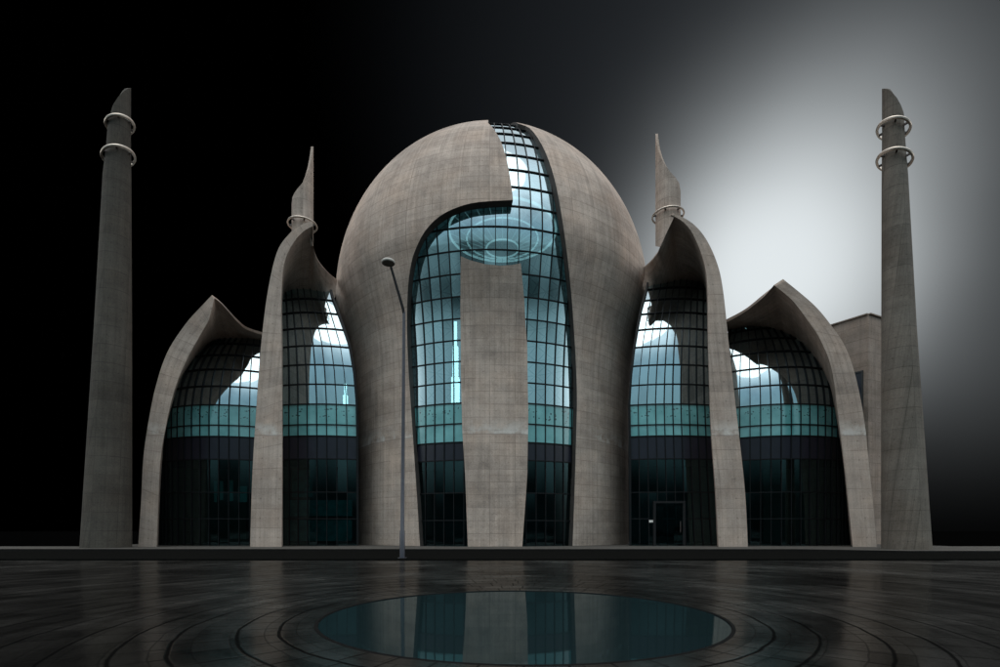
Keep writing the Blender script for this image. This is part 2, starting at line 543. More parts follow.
dp_ = [(R, z) for R, z in smooth([(16.62, .15), (16.6, 5), (16.58, 10), (16.6, 14.5), (16.72, 18), (16.95, 20.7), (17.35, 23), (18.1, 25.7), (18.78, 28.56)], 8)]
dp_ += [(max(.15, 18.78 * math.cos(math.pi / 2 * i / 60)), 28.56 + 19.44 * math.sin(math.pi / 2 * i / 60)) for i in range(1, 61)]
dome = Rev(-.95, 63.0, dp_)
gp_ = [(r, z) for r, z in smooth([(15.98, .15), (15.97, 8), (15.96, 14), (16.08, 18), (16.48, 22), (17.2, 26), (17.72, 28.56)], 6)]
for i in range(1, 61):
    t_ = math.pi / 2 * i / 60
    r_, z_ = 18.78 * math.cos(t_), 28.56 + 19.44 * math.sin(t_)
    o_ = -1.06 + .76 * min(1, (z_ - 28.56) / 15.5)
    l_ = math.hypot(math.cos(t_) / 18.52, math.sin(t_) / 19.44)
    gp_.append((max(.12, r_ + o_ * math.cos(t_) / 18.52 / l_), z_ + o_ * math.sin(t_) / 19.44 / l_))
dome_glass = Rev(-.95, 63.0, gp_)
USC = 17.0


def shell(name, poly, thick, off, mats, parent, step=.75):
    """thick curved shell cut to a polygon given in (theta, s)"""
    P = [Vector((a * USC, b)) for a, b in poly]
    dense = []
    for a, b in zip(P, P[1:] + P[:1]):
        n = max(1, int((b - a).length / step))
        dense += [a + (b - a) * i / n for i in range(n)]
    nb = len(dense)
    edges = [(i, (i + 1) % nb) for i in range(nb)]
    x0 = min(p.x for p in dense); x1 = max(p.x for p in dense); y0 = min(p.y for p in dense); y1 = max(p.y for p in dense)
    inner = []

    def inside(q):
        c = False
        for a, b in zip(dense, dense[1:] + dense[:1]):
            if (a.y > q.y) != (b.y > q.y) and q.x < (b.x - a.x) * (q.y - a.y) / (b.y - a.y) + a.x:
                c = not c
        return c
    i = 0
    y = y0 + step / 2
    while y < y1:
        x = x0 + (step / 2 if i % 2 else step)
        while x < x1:
            q = Vector((x, y))
            if inside(q) and all((q - e).length_squared > (step * .45) ** 2 for e in dense):
                inner.append(q)
            x += step
        y += step * .87; i += 1
    vs, es, fs, *_ = delaunay_2d_cdt(dense + inner, edges, [], 1, 1e-5)
    mb = MB()
    out = [mb.vert(dome.P(p.x / USC, p.y, off), (p.x, p.y)) for p in vs]
    inn = [mb.vert(dome.P(p.x / USC, p.y, off - thick), (p.x, p.y)) for p in vs]
    cnt = {}
    for f in fs:
        a = (vs[f[1]] - vs[f[0]]); b = (vs[f[2]] - vs[f[0]])
        f = list(f) if a.x * b.y - a.y * b.x > 0 else list(f)[::-1]
        mb.face([out[i] for i in f], 0, True)
        mb.face([inn[i] for i in f[::-1]], 1, True)
        for e in zip(f, f[1:] + f[:1]):
            cnt[e] = 1
    for (a, b) in cnt:
        if (b, a) not in cnt:
            q = [mb.vert(mb.v[out[b]]), mb.vert(mb.v[out[a]]), mb.vert(mb.v[inn[a]]), mb.vert(mb.v[inn[b]])]
            mb.face(q, 2 if len(mats) > 2 else 0, True)
    return mb.build(name, mats, parent)


def curtain(name, rev, th0, th1, dth, rows, off, parent, spand, frit, top=None, label=None):
    """curved curtain wall: glass sheet > mullion grid, spandrel band, fritted band"""
    top = top or rev.S - .3
    rows = [rev.s_at_z(z) for z in rows]
    while rows[-1] + 1.95 < top:
        rows.append(rows[-1] + 1.95)
    nt = max(2, round((th1 - th0) / dth))
    ths = [th0 + (th1 - th0) * i / nt for i in range(nt + 1)]
    ss = []
    rr = [0.0] + rows + [top]
    uvv = []
    for i, (a, b) in enumerate(zip(rr, rr[1:])):
        for j in range(3):
            ss.append(a + (b - a) * j / 3); uvv.append(i + j / 3)
    ss.append(top); uvv.append(len(rr) - 1)
    mb = MB()
    sub = 2
    fine = [th0 + (th1 - th0) * i / (nt * sub) for i in range(nt * sub + 1)]
    cut = 3 * (1 + [i for i, z in enumerate(rows) if abs(z - rev.s_at_z(spand[0])) < 1e-6][0])
    for lo_, hi_, mi_ in ((0, cut, 1), (cut, len(ss) - 1, 0)):
        mb.grid([[rev.P(t, s, off) for t in fine] for s in ss[lo_:hi_ + 1]],
                [[(i / sub + .001, uvv[j] + .001) for i in range(len(fine))] for j in range(lo_, hi_ + 1)], mi=mi_)
    g = mb.build(name, [M['glass'], M['glass_dark']], parent)
    if label:
        g['label'] = label
    mm = MB()
    for s in rows:
        mm.bar([rev.P(t, s, off + .03) for t in fine], [rev.N(t, s) for t in fine], .10, .14)
    for t in ths:
        mm.bar([rev.P(t, s, off + .035) for s in ss], [rev.N(t, s) for s in ss], .075, .14)
    mm.build('mullion_grid', M['mullion'], g)
    for t in (th0, th1):
        q = MB()
        q.bar([rev.P(t, s, off + .08) for s in ss], [rev.N(t, s) for s in ss], .22, .3)
        q.build('edge_frame', M['mullion'], g)
    for (z0, z1, nm, mt) in ((*spand, 'spandrel_band', M['spandrel']), (*frit, 'fritted_band', M['frit'])):
        a, b = rev.s_at_z(z0), rev.s_at_z(z1)
        q = MB()
        lv = [a + (b - a) * i / 4 for i in range(5)]
        rr_ = rev.rz(a)[0]
        q.grid([[rev.P(t, s, off + .015) for t in fine] for s in lv],
               [[(t * rr_, i / 4) for t in fine] for i in range(5)])
        q.build(nm, mt, g)
    return g


# ------------------------------------------------------------------ the domed building
mosque = tag(empty('domed_building', (-.85, 46.5, .15)),
             'domed concrete building with glass slots, arched side wings and a central pier', 'building')
bpy.context.view_layer.update()
MI = mosque


class _P:      # children are modelled in world space under the empty
    pass


def adopt():
    bpy.context.view_layer.update()
    for o in list(mosque.children):
        o.matrix_parent_inverse = mosque.matrix_world.inverted()


# left shell: right-hand edge from the foot, up round the hook, to the crown
edge_l = [(420, 548), (417.5, 505), (414.5, 460), (411.5, 415), (408.5, 370), (407, 330), (407.6, 294), (410, 270), (414.5, 252),
          (425, 231), (440, 216), (458, 207), (479, 202), (513, 200)]
edge_l2 = [(513, 199.5), (511.4, 186), (507, 161), (500.7, 141), (493, 128), (488, 123)]
edge_r = [(572.5, 548), (574.5, 495), (576, 442), (577, 400), (576, 365), (574, 330), (571, 290), (566, 245), (559, 200), (552, 170),
          (542, 145), (530, 128.5), (518, 123.5)]


def to_uv(pts):
    return [dome.hit(a, b)[:2] for a, b in pts]


el = to_uv(smooth(edge_l, 3)); el2 = to_uv(smooth(edge_l2, 3)); er = to_uv(smooth(edge_r, 3))
for e in (el, er):
    e[0] = (e[0][0], 0.0)
ST = dome.S - .4
mats_shell = [M['concrete'], M['lining'], M['reveal']]
left_poly = [(-math.pi * .999, 0.0)] + el + el2 + [(el2[-1][0] - .02, ST), (-math.pi * .999, ST)]
shell('dome_shell', left_poly, .78, 0, mats_shell, mosque)
right_poly = [(math.pi * .999, 0.0), (math.pi * .999, ST), (er[-1][0] + .02, ST)] + er[::-1]
shell('dome_shell', right_poly, .78, 0, mats_shell, mosque)
pier = [(468, 550), (465.4, 475), (462.5, 430), (461, 370), (460.6, 310), (461, 256.5), (470, 260.5), (485, 264.5), (500, 266), (512, 265.3), (520.5, 263.5),
        (524, 300), (527, 348), (528, 415), (527, 475), (522, 550)]
pu = to_uv(pier)
pu[0] = (pu[0][0], 0.0); pu[-1] = (pu[-1][0], 0.0)
shell('pier', pu, .7, .12, [M['concrete'], M['concrete'], M['concrete']], mosque, .6)

curtain('curtain_wall', dome_glass, R_(-44), R_(44), R_(3.55), [2.6, 5.2, 8.3, 10.0, 11.75, 13.7], 0, mosque, (8.3, 10.0), (10.0, 13.7))

# floor slab and lower-storey lobby wall inside the dome

# side wings ---------------------------------------------------------
def wing(px, dist, R, zc, b_):
    ph = math.atan((px - 500) / F)
    return Rev(dist * math.sin(ph), dist * math.cos(ph), profile(R, zc, R, b_, 99, 60))


g_LO = wing(260.5, 65.5, 9.95, 12.8, 11.7)
g_RO = wing(745, 65.6, 10.1, 13.4, 12.4)


class Sheet:
    """glass wall between two upright edges (photo rows -> px), leaning back towards its head"""
    def __init__(self, left, right, d0, ytop, lean=.0012, z1=13.0, bulge=.55, W=5.0):
        self.l, self.r, self.W, self.b = sorted((y, x) for x, y in left), sorted((y, x) for x, y in right), W, bulge
        pts, z = [], .15
        while True:
            d = d0 + (lean * (z - z1) ** 3 if z > z1 else 0)
            if HZ - F * (z - EYE) / d < ytop or z > 40:
                break
            pts.append((d, z)); z += .2
        self.p = pts
        self.s = [0.0]
        for (a, b), (c, d) in zip(pts, pts[1:]):
            self.s.append(self.s[-1] + math.hypot(c - a, d - b))
        self.S = self.s[-1]

    def dz(self, s):
        s = min(max(s, 0), self.S)
        for i in range(len(self.s) - 1):
            if s <= self.s[i + 1]:
                t = (s - self.s[i]) / (self.s[i + 1] - self.s[i])
                a, b = self.p[i], self.p[i + 1]
                return a[0] + (b[0] - a[0]) * t, a[1] + (b[1] - a[1]) * t
        return self.p[-1]

    def rz(self, s):
        return 1.0, self.dz(s)[1]

    def s_at_z(self, z):
        for i in range(len(self.p) - 1):
            if z <= self.p[i + 1][1]:
                t = max(0, (z - self.p[i][1]) / (self.p[i + 1][1] - self.p[i][1]))
                return self.s[i] + (self.s[i + 1] - self.s[i]) * t
        return self.S

    def ends(self, d, z):
        py = HZ - F * (z - EYE) / d
        return [(interp(e, py) - 500) / F * d for e in (self.l, self.r)]

    def raw(self, t, s):
        d, z = self.dz(s)
        a, b = self.ends(d, z)
        u = t / self.W
        return Vector((a + (b - a) * u, d - self.b * (1 - (2 * u - 1) ** 2), z))

    def N(self, t, s):
        s = min(max(s, .15), self.S - .15)
        return (self.raw(t + .1, s) - self.raw(t - .1, s)).cross(self.raw(t, s + .1) - self.raw(t, s - .1)).normalized()

    def P(self, t, s, off=0.0):
        return self.raw(t, s) + (self.N(t, s) * off if off else Vector((0, 0, 0)))

    def hit(self, px, py):
        best = min(range(len(self.p)), key=lambda i: abs(HZ - F * (self.p[i][1] - EYE) / self.p[i][0] - py))
        d, z = self.p[best]
        a, b = self.ends(d, z)
        x = (px - 500) / F * d
        return self.W * (x - a) / (b - a), self.s[best], d


g_LI = Sheet([(280.8, 560), (280.8, 340), (280.5, 280)],
             [(357.6, 560), (357.4, 440), (356.6, 402), (354, 372), (349.5, 346), (343.5, 328), (337.5, 311), (332.5, 298), (330, 288)], 49.4, 290.5)
g_RI = Sheet([(630.3, 560), (630, 450), (629.3, 405), (631, 377), (634, 350), (638.3, 325), (641.5, 309), (645, 296), (649, 280)],
             [(720.5, 560), (717, 510), (712.5, 425), (710, 345), (709, 280)], 49.4, 281.5, W=6.2)
wrow = [2.8, 5.4, 8.65, 10.9, 12.0, 14.0]


def slab(name, arc, z0, z1, mat, parent):
    m_ = MB()
    a = [p + Vector((0, 0, z0)) for p in arc]; b = [p + Vector((0, 0, z1)) for p in arc]
    m_.poly(a[::-1]); m_.poly(b)
    for i in range(len(arc)):
        j = (i + 1) % len(arc)
        m_.poly([a[i], a[j], b[j], b[i]])
    return m_.build(name, mat, parent)


n = 48
ring = [Vector((dome.cx + 15.4 * math.sin(2 * math.pi * i / n), dome.cy - 15.4 * math.cos(2 * math.pi * i / n), 0)) for i in range(n)]
slab('floor_slab', ring, .16, .3, M['floor'], mosque)
slab('floor_slab', ring, 8.5, 9.7, M['floor'], mosque)
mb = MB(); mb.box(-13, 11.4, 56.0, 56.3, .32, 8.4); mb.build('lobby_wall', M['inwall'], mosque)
for rev, pa, pb in ((g_LO, None, 280), (g_RO, 720, None)):
    thc = math.atan2(-rev.cx, rev.cy)                     # the bearing that faces the square
    t0 = rev.hit(pa, 500)[0] if pa else thc - R_(102)
    t1 = rev.hit(pb, 500)[0] if pb else thc + R_(102)
    curtain('curtain_wall', rev, t0, t1, .93 / rev.rz(0)[0], wrow, 0, mosque, (8.65, 10.9), (10.9, 14.0))
    # closed concrete back, a party wall behind the tall arch, and floors
    cut = t0 if rev is g_RO else t1
    a0 = t1 if rev is g_RO else t0
    a1 = cut + math.pi if rev is g_RO else cut - math.pi
    mb = MB()
    tt = [a0 + (a1 - a0) * i / 18 for i in range(19)]
    sl = [rev.S * i / 30 for i in range(31)]
    mb.grid([[rev.P(t, s_, -.1) for t in tt] for s_ in sl], flip=a1 < a0)
    mb.grid([[rev.P(t, s_, -.5) for t in tt] for s_ in sl], flip=a1 > a0)
    mb.build('rear_shell', M['annex'], mosque)
    mb = MB()
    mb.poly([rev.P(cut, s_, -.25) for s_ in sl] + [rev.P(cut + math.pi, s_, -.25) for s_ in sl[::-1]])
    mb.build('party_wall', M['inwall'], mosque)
    rr = rev.rz(0)[0] - .35
    th = [t0 + (t1 - t0) * i / 24 for i in range(25)]
    arc = [Vector((rev.cx + rr * math.sin(t), rev.cy - rr * math.cos(t), 0)) for t in th] + [Vector((rev.cx, rev.cy, 0))]
    slab('floor_slab', arc, .16, .3, M['floor'], mosque)
    slab('floor_slab', arc, 8.8, 10.6, M['floor'], mosque)
for sh in (g_LI, g_RI):
    curtain('curtain_wall', sh, 0, sh.W, .93 * sh.W / (5.0 * 1.55 if sh is g_LI else 9.1), wrow, 0, mosque, (8.65, 10.9), (10.9, 14.0), top=sh.S)
    sl = [sh.S * i / 30 for i in range(31)]
    eye = Vector((0, 0, EYE))

    def deep(p):
        q = eye + (p - eye) * ((p.y + 6.5) / p.y)
        q.z = max(q.z, .12)
        return q
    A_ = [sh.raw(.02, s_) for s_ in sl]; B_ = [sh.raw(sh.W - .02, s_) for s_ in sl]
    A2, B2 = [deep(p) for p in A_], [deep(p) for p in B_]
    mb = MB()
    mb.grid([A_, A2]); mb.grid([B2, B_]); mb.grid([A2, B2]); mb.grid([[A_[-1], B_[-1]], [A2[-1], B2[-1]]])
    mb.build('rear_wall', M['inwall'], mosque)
    for z0_, z1_ in ((.16, .3), (8.8, 10.6)):
        f_ = [sh.raw(sh.W * i / 12, sh.s_at_z(z0_)) + Vector((0, .3, 0)) for i in range(13)]
        arc = [Vector((p.x, p.y, 0)) for p in f_] + [Vector((p.x, p.y, 0)) for p in (deep(f_[-1] + Vector((-.05, 0, 0))), deep(f_[0] + Vector((.05, 0, 0))))]
        slab('floor_slab', arc, z0_, z1_, M['floor'], mosque)

# dim teal fittings behind the lower panes
mb = MB()
for (x0, x1, y0, y1) in ((288, 352, 500, 516), (288, 352, 520, 541), (292, 312, 470, 497)):
    a, b = at(x0, y1, 54), at(x1, y0, 54)
    mb.box(a.x, b.x, 54, 54.3, max(.32, a.z), b.z)
mb.build('interior_counter', M['counter'], mosque)
mb = MB()
for (x0, x1, y0, y1) in ((214, 217, 481, 502), (219, 223, 481, 500), (229, 233, 480, 501), (238, 247, 486, 502)):
    a, b = at(x0, y1, 53.0), at(x1, y0, 53.0)
    mb.box(a.x, b.x, 53.0, 53.15, a.z, b.z)
mb.build('interior_screen', M['lamp'], mosque)


def hood(O, I, D, G, rev, parent, outward):
    """arched concrete hood: front strip, soffit back to the glass, outer skin; a sharp break at the apex (index 8)"""
    def two(p):
        return smooth(p[:9], 6)[:-1] + smooth(p[8:], 6)
    o3 = two([(*a, d) for a, d in zip(O, D)]); i3 = two([(*a, d + .02) for a, d in zip(I, D)])
    g3 = []
    for a in two(G):
        d = rev.hit(*a)[2] + .35
        g3.append((*a, d))
    po = [at(*p) for p in o3]; pi = [at(*p) for p in i3]; pg = [at(*p) for p in g3]
    for lst in (po, pi, pg):
        lst[0].z = .1
    n = len(po)
    o3[0] = (o3[0][0], HZ + F * 1.5 / (o3[0][2] + 6), o3[0][2]); i3[0] = (i3[0][0], o3[0][1], i3[0][2])
    brk = 48
    pb = []
    for i, p in enumerate(po):
        w_ = min(1.0, max(0.0, (i - 26) / (brk - 26.0)))
        w_ = w_ * w_ * (3 - 2 * w_)
        q3 = [u * .35 + v * .65 for u, v in zip(o3[i], i3[i])]
        pb.append(at(q3[0], q3[1], q3[2] + 6.0) * (1 - w_) + (pg[i] + Vector((0, .7, .55))) * w_)
    # the arc length along the strip is the texture's u, the depth its v
    mb = MB()
    acc = [0.0]
    for a, b in zip(po, po[1:]):
        acc.append(acc[-1] + (b - a).length)

    def strip(a, b, flip, m=3):
        rows = [[p + (q - p) * t / m for t in range(m + 1)] for p, q in zip(a, b)]
        uvs = [[((q - p).length * t / m, acc[i]) for t in range(m + 1)] for i, (p, q) in enumerate(zip(a, b))]
        mb.grid(rows, uvs, flip=flip)
    fl = outward < 0
    strip(po, pi, fl)
    strip(pi, pg, fl, 8)
    strip(pb, po, fl)
    strip(pg, pb, fl)
    o = mb.build('arch_shell', M['fin'], parent)
    return o


TL_O = [(250, 547.3), (252, 480), (255.5, 420), (261, 345), (268, 290), (277, 252), (289, 234), (300, 225), (312, 221), (313.2, 245), (318, 259.5), (328, 272), (337, 279.5)]
TL_I = [(281.5, 547.3), (282, 480), (282, 410), (281.5, 345), (281.3, 295), (284.5, 262), (294, 242), (304, 231), (313, 226), (313.6, 247), (318.4, 261.5), (328.2, 274), (337, 281.5)]
TL_D = [46] * 9 + [47.5, 49.3, 52, 54.6]
TL_G = [(283, 545), (283, 480), (283, 410), (283, 345), (282.5, 312), (283.5, 297), (291, 294), (299, 293.4), (307, 294), (313, 295), (320, 296), (326, 297.2), (333, 299.3)]
TR_O = [(748, 547.3), (745, 490), (738, 425), (729, 345), (723, 290), (717, 263), (706, 239), (692, 223), (673, 212.5), (660.5, 246), (655, 255.5), (650, 261.5), (643.3, 267.7)]
TR_I = [(718.8, 547.3), (715.5, 490), (711, 425), (708.2, 345), (707.5, 290), (704, 262), (693, 234), (682, 221), (671, 215), (660, 248), (654.7, 257.5), (649.6, 263.5), (643.3, 269.7)]
TR_D = [46] * 9 + [47.5, 49.8, 52.3, 54.6]
TR_G = [(717, 545), (714.5, 490), (710, 425), (707.5, 345), (706.5, 302), (704, 287), (697, 284.5), (689, 284), (681, 284.3), (673, 285.3), (665, 287), (654, 289.2), (646, 291.6)]
LO_O = [(138, 547.3), (141, 502), (143, 462), (147, 430), (155, 389), (167, 353), (185.5, 324), (202, 305.5), (212, 295), (222, 303), (238, 320), (250.5, 328.5), (282, 337)]
LO_I = [(156.5, 547.3), (158, 510), (160, 465), (164.5, 433), (173.5, 393), (186, 361), (202, 332), (209, 319), (214.5, 298), (222.5, 305), (238, 322.3), (250.3, 331), (282, 340)]
LO_D = [46] * 9 + [47, 49, 51, 54]
LO_G = [(159, 545), (160, 505), (162.5, 462), (165.5, 432), (177, 389), (187, 369), (202, 350), (214, 341.5), (224, 339.5), (234, 339), (245, 339.2), (256, 340), (275, 344)]
RO_O = [(877, 547.3), (873, 500), (869, 463), (863.5, 414), (854, 370), (844, 344), (831, 325), (813, 304), (783, 279), (764, 294), (746, 308.5), (729, 318), (712, 326)]
RO_I = [(853, 547.3), (848, 500), (844, 463), (838.5, 418), (832, 370), (820, 339), (806, 318), (792, 300), (774, 285), (763, 297.5), (746, 311), (729, 321), (712, 329)]
RO_D = [46] * 9 + [47.3, 49.3, 51.5, 54]
RO_G = [(850, 545), (846.5, 500), (843, 463), (838, 430), (831, 392), (822, 370), (811, 354), (798, 341), (783, 332.5), (768, 328.5), (752, 327), (737, 329), (722, 334)]
h_tl = hood(TL_O, TL_I, TL_D, TL_G, g_LI, mosque, -1)
h_tr = hood(TR_O, TR_I, TR_D, TR_G, g_RI, mosque, 1)
hood(LO_O, LO_I, LO_D, LO_G, g_LO, mosque, -1)
hood(RO_O, RO_I, RO_D, RO_G, g_RO, mosque, 1)


def blade(name, c, r, top, bot, mat, parent, wall=.22, n=96, d=47.2):
    """hollow blade-topped tube: the cut of its rim follows top(px)"""
    mb = MB()
    cyl = []
    pc = 500 + F * c.x / d
    ph = math.atan2(c.x, c.y)
    r *= math.cos(ph)
    for i in range(n):
        a = 2 * math.pi * i / n
        row = []
        px = pc + F * r * math.sin(a) / d / math.cos(ph)
        for q in (r, r - wall):
            x, y = c.x + q * math.sin(a - ph), c.y - q * math.cos(a - ph)
            zt = EYE + (HZ - interp(top, px)) / F * y
            zb = EYE + (HZ - interp(bot, px)) / F * y
            row.append((Vector((x, y, zb)), Vector((x, y, zt)), a * r))
        cyl.append(row)
    m = 10
    for i in range(n):
        j = (i + 1) % n
        for w in (0, 1):
            A, B = cyl[i][w], cyl[j][w]
            ub = B[2] if j else 2 * math.pi * r
            rows = [[A[0] + (A[1] - A[0]) * t / m, B[0] + (B[1] - B[0]) * t / m] for t in range(m + 1)]
            uvs = [[(A[2], p.z), (ub, q.z)] for p, q in rows]
            mb.grid(rows, uvs, flip=bool(w))
        for e in (0, 1):
            q = [cyl[i][0][e], cyl[j][0][e], cyl[j][1][e], cyl[i][1][e]]
            mb.poly(q if e else q[::-1])
    return mb.build(name, mat, parent)


def band_ring(name, c, R, parent, w=.16, h=.22, n=72, post_r=None, tilt=0.0):
    mb = MB()
    sec = [(R - w, -h / 2), (R, -h / 2), (R + .03, 0), (R, h / 2), (R - w, h / 2)]
    rows = []
    for i in range(n + 1):
        a = 2 * math.pi * i / n
        rows.append([Vector((c.x + q * math.sin(a), c.y - q * math.cos(a), c.z + z + q * math.sin(a) * tilt)) for q, z in sec])
    mb.grid(rows, smooth=False, closed=True)
    o = mb.build(name, M['ring'], parent)
    if post_r:
        for i in range(6):
            a = 2 * math.pi * (i + .5) / 6
            u = Vector((math.sin(a), -math.cos(a), 0))
            b = MB()
            b.obox(c + u * (R - w + post_r) / 2 + Vector((0, 0, tilt * math.sin(a) * (R - w + post_r) / 2)), u, u.cross(Vector((0, 0, 1))), (0, 0, 1), (R - w - post_r) / 2 + .03, .06, .07)
            b.build('bracket', M['bracket'], o)
    return o


c = at(302.6, 300, 47.2)
blade('spire', c, 10.9 / F * 47.2, [(291.7, 204), (292.6, 197), (294.5, 193), (298, 188), (302.4, 183), (306, 176), (309, 168), (311.5, 158), (313, 150), (313.6, 146)],
      [(292, 236), (300, 229), (309, 232), (313, 246)], M['fin'], mosque)
band_ring('spire_ring', Vector((c.x, 47.15, 30.45)), 1.34, mosque, .11, .13, post_r=.97)
c = at(668, 300, 47.2)
blade('spire', c, 12.6 / F * 47.2, [(655.3, 133), (656.3, 140), (658, 149), (661, 157), (664.5, 164), (670, 171.5), (675, 177), (679, 183), (680.6, 192)],
      [(655, 246), (660, 247), (667, 232), (674, 217), (680, 222)], M['fin'], mosque)
band_ring('spire_ring', Vector((c.x, 47.2, 31.35)), 1.46, mosque, .11, .13, post_r=1.13)

# door in the right-hand glazing -------------------------------------
th, s, d = g_RI.hit(667, 530)
nd = g_RI.N(th, 2.0); nd.z = 0; nd.normalize(); td = Vector((-nd.y, nd.x, 0)); up = Vector((0, 0, 1))
pd = g_RI.raw(th, g_RI.s_at_z(2.2)) + nd * .14
hw, hh = 1.42, 2.18
mb = MB()
base = Vector((pd.x, pd.y, .16))
mb.obox(base - td * hw + up * hh, td, nd, up, .11, .14, hh)
mb.obox(base + td * hw + up * hh, td, nd, up, .11, .14, hh)
mb.obox(base + up * (2 * hh - .11), td, nd, up, hw - .11, .138, .108)
door = mb.build('door', M['door'], mosque)
door['label'] = 'tall dark framed glass door'
mb = MB(); mb.obox(base + up * hh - nd * .02, td, nd, up, hw - .12, .03, hh - .22); mb.build('door_pane', M['glass_dark'], door)
mb = MB()
hx = base + td * (hw - .35) + nd * .1
mb.tube([hx + up * 1.3, hx + up * 2.4], [.035, .035], 8); mb.build('handle', M['bracket'], door)
adopt()

th, s, d = g_RI.hit(650.5, 521)
nn = g_RI.N(th, s); nn.z = 0; nn.normalize(); pp = g_RI.raw(th, s) + nn * .17; tt_ = Vector((-nn.y, nn.x, 0))
mb = MB(); mb.obox(pp, tt_, nn, up, .27, .02, .11)
tag(mb.build('notice_plate', M['white']), 'small blank white plate fixed to the glass left of the door', 'sign')

# ------------------------------------------------------------------ chandelier inside the dome
ch = tag(empty('ring_chandelier', (dome.cx, 62, 38.6)), 'glowing ring chandelier seen through the upper dome glass', 'chandelier')
cc = Vector((.3, 62, 38.6))
for rad, zz, rt in ((6.6, 0, .14), (4.4, -.9, .10), (2.0, -2.0, .10)):
    mb = MB()
    mb.grid([[Vector((cc.x + (rad + rt * math.cos(b)) * math.cos(a), cc.y + (rad + rt * math.cos(b)) * math.sin(a), cc.z + zz + rt * math.sin(b)))
              for b in [2 * math.pi * q / 8 for q in range(8)]] for a in [2 * math.pi * q / 48 for q in range(49)]], closed=True)
    o = mb.build('light_ring', M['glow'], ch)
for i in range(24):
    a = 2 * math.pi * i / 24
    u = Vector((math.cos(a), math.sin(a), 0))
    mb = MB(); mb.tube([cc + u * 2 + Vector((0, 0, -2)), cc + u * 4.2 + Vector((0, 0, -1.2)), cc + u * 6.6], [.045] * 3, 6)
    mb.build('arm', M['glow_dim'], ch)
mb = MB(); mb.tube([cc + Vector((0, 0, -2)), Vector((cc.x, cc.y, 46.0))], [.12, .12], 8); mb.build('stem', M['lamp'], ch)
for i in range(4):
    a = 2 * math.pi * (i + .5) / 4
    u = Vector((math.cos(a), math.sin(a), 0))
    mb = MB(); mb.tube([cc + u * 6.6, Vector((cc.x, cc.y, 45.5))], [.04, .04], 6); mb.build('cable', M['lamp'], ch)
bpy.context.view_layer.update()
for o in ch.children:
    o.matrix_parent_inverse = ch.matrix_world.inverted()




def add_reflection_post(px, y0, y1, d, w, floor_z, label):  # added glowing post that imitates a bright reflection in the glass
    a, b = at(px, y0, d), at(px, y1, d)
    t = tag(empty('reflection_post', (a.x, d, floor_z)), label, 'lamp', 'added glowing stand-ins for glass reflections')
    m_ = MB(); m_.box(a.x - w, a.x + w, d - w, d + w, floor_z, floor_z + .5); m_.build('base', M['frame'], t)
    m_ = MB()
    z0, z1 = floor_z + .5, b.z
    for q, (u0, u1, f_) in enumerate(((0, .55, 1), (.55, .8, .7), (.8, 1, .35))):
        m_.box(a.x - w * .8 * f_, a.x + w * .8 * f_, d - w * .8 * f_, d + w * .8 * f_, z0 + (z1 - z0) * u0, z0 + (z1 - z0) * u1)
    m_.build('glow_shaft', M['reflection_glow'], t)
    bpy.context.view_layer.update()
    for o in t.children:
        o.matrix_parent_inverse = t.matrix_world.inverted()


add_reflection_post(455.5, 440, 322, 51.5, .5, 9.75, 'tall glowing stand-in for a reflection in the dome glass just left of the central pier')
add_reflection_post(345.5, 438, 384, 53.5, .36, 10.65, 'short glowing stand-in for a reflection in the wing glass left of the dome')

# ------------------------------------------------------------------ minarets
def minaret(label, d, z0, shaft, top, rings, tilt, mat):
    """shaft: (left px, right px, py) from the foot up; one side stays plumb while the other leans in"""
    foot = at((shaft[0][0] + shaft[0][1]) / 2, HZ + F * (EYE - z0) / d, d)
    root = tag(empty('minaret', foot), label, 'minaret', 'slender minarets flanking the dome')
    mb = MB()
    n = 40
    lv = []
    for (a, b), (e, f) in zip([(s[0], s[1]) for s in shaft], [(s[0], s[1]) for s in shaft[1:]] + [(None, None)]):
        pass
    rows, uvs = [], []
    zs = [z0] + [EYE + (HZ - s[2]) / F * d for s in shaft[1:]]
    tab_c = [(z, (s[0] + s[1]) / 2) for z, s in zip(zs, shaft)]
    tab_r = [(z, (s[1] - s[0]) / 2) for z, s in zip(zs, shaft)]
    m = 50
    cph = math.cos(math.atan2(foot.x, d))
    for i in range(m + 1):
        z = zs[0] + (zs[-1] - zs[0]) * i / m
        cx = (interp(tab_c, z) - 500) / F * d; r = interp(tab_r, z) / F * d * .985 * cph
        rows.append([Vector((cx + r * math.sin(2 * math.pi * q / n), d - r * math.cos(2 * math.pi * q / n), z)) for q in range(n + 1)])
        uvs.append([(2 * math.pi * q / n * r, z) for q in range(n + 1)])
    mb.grid(rows, uvs)
    mb.poly([v for v in rows[-1][:-1]])
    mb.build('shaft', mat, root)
    l, r_, y = shaft[-1]
    c = at((l + r_) / 2, y, d)
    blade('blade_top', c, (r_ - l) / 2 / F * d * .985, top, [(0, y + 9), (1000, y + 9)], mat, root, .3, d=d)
    for (px, py, rr) in rings:
        cz = EYE + (HZ - py) / F * d
        rr_m = rr / F * d
        band_ring('ring', Vector(((px - 500) / F * d, d, cz)), rr_m, root, .15, .17, post_r=interp(tab_r, min(cz, zs[-1])) / F * d * .96 * cph, tilt=tilt)
    bpy.context.view_layer.update()
    for o in root.children:
        o.matrix_parent_inverse = root.matrix_world.inverted()


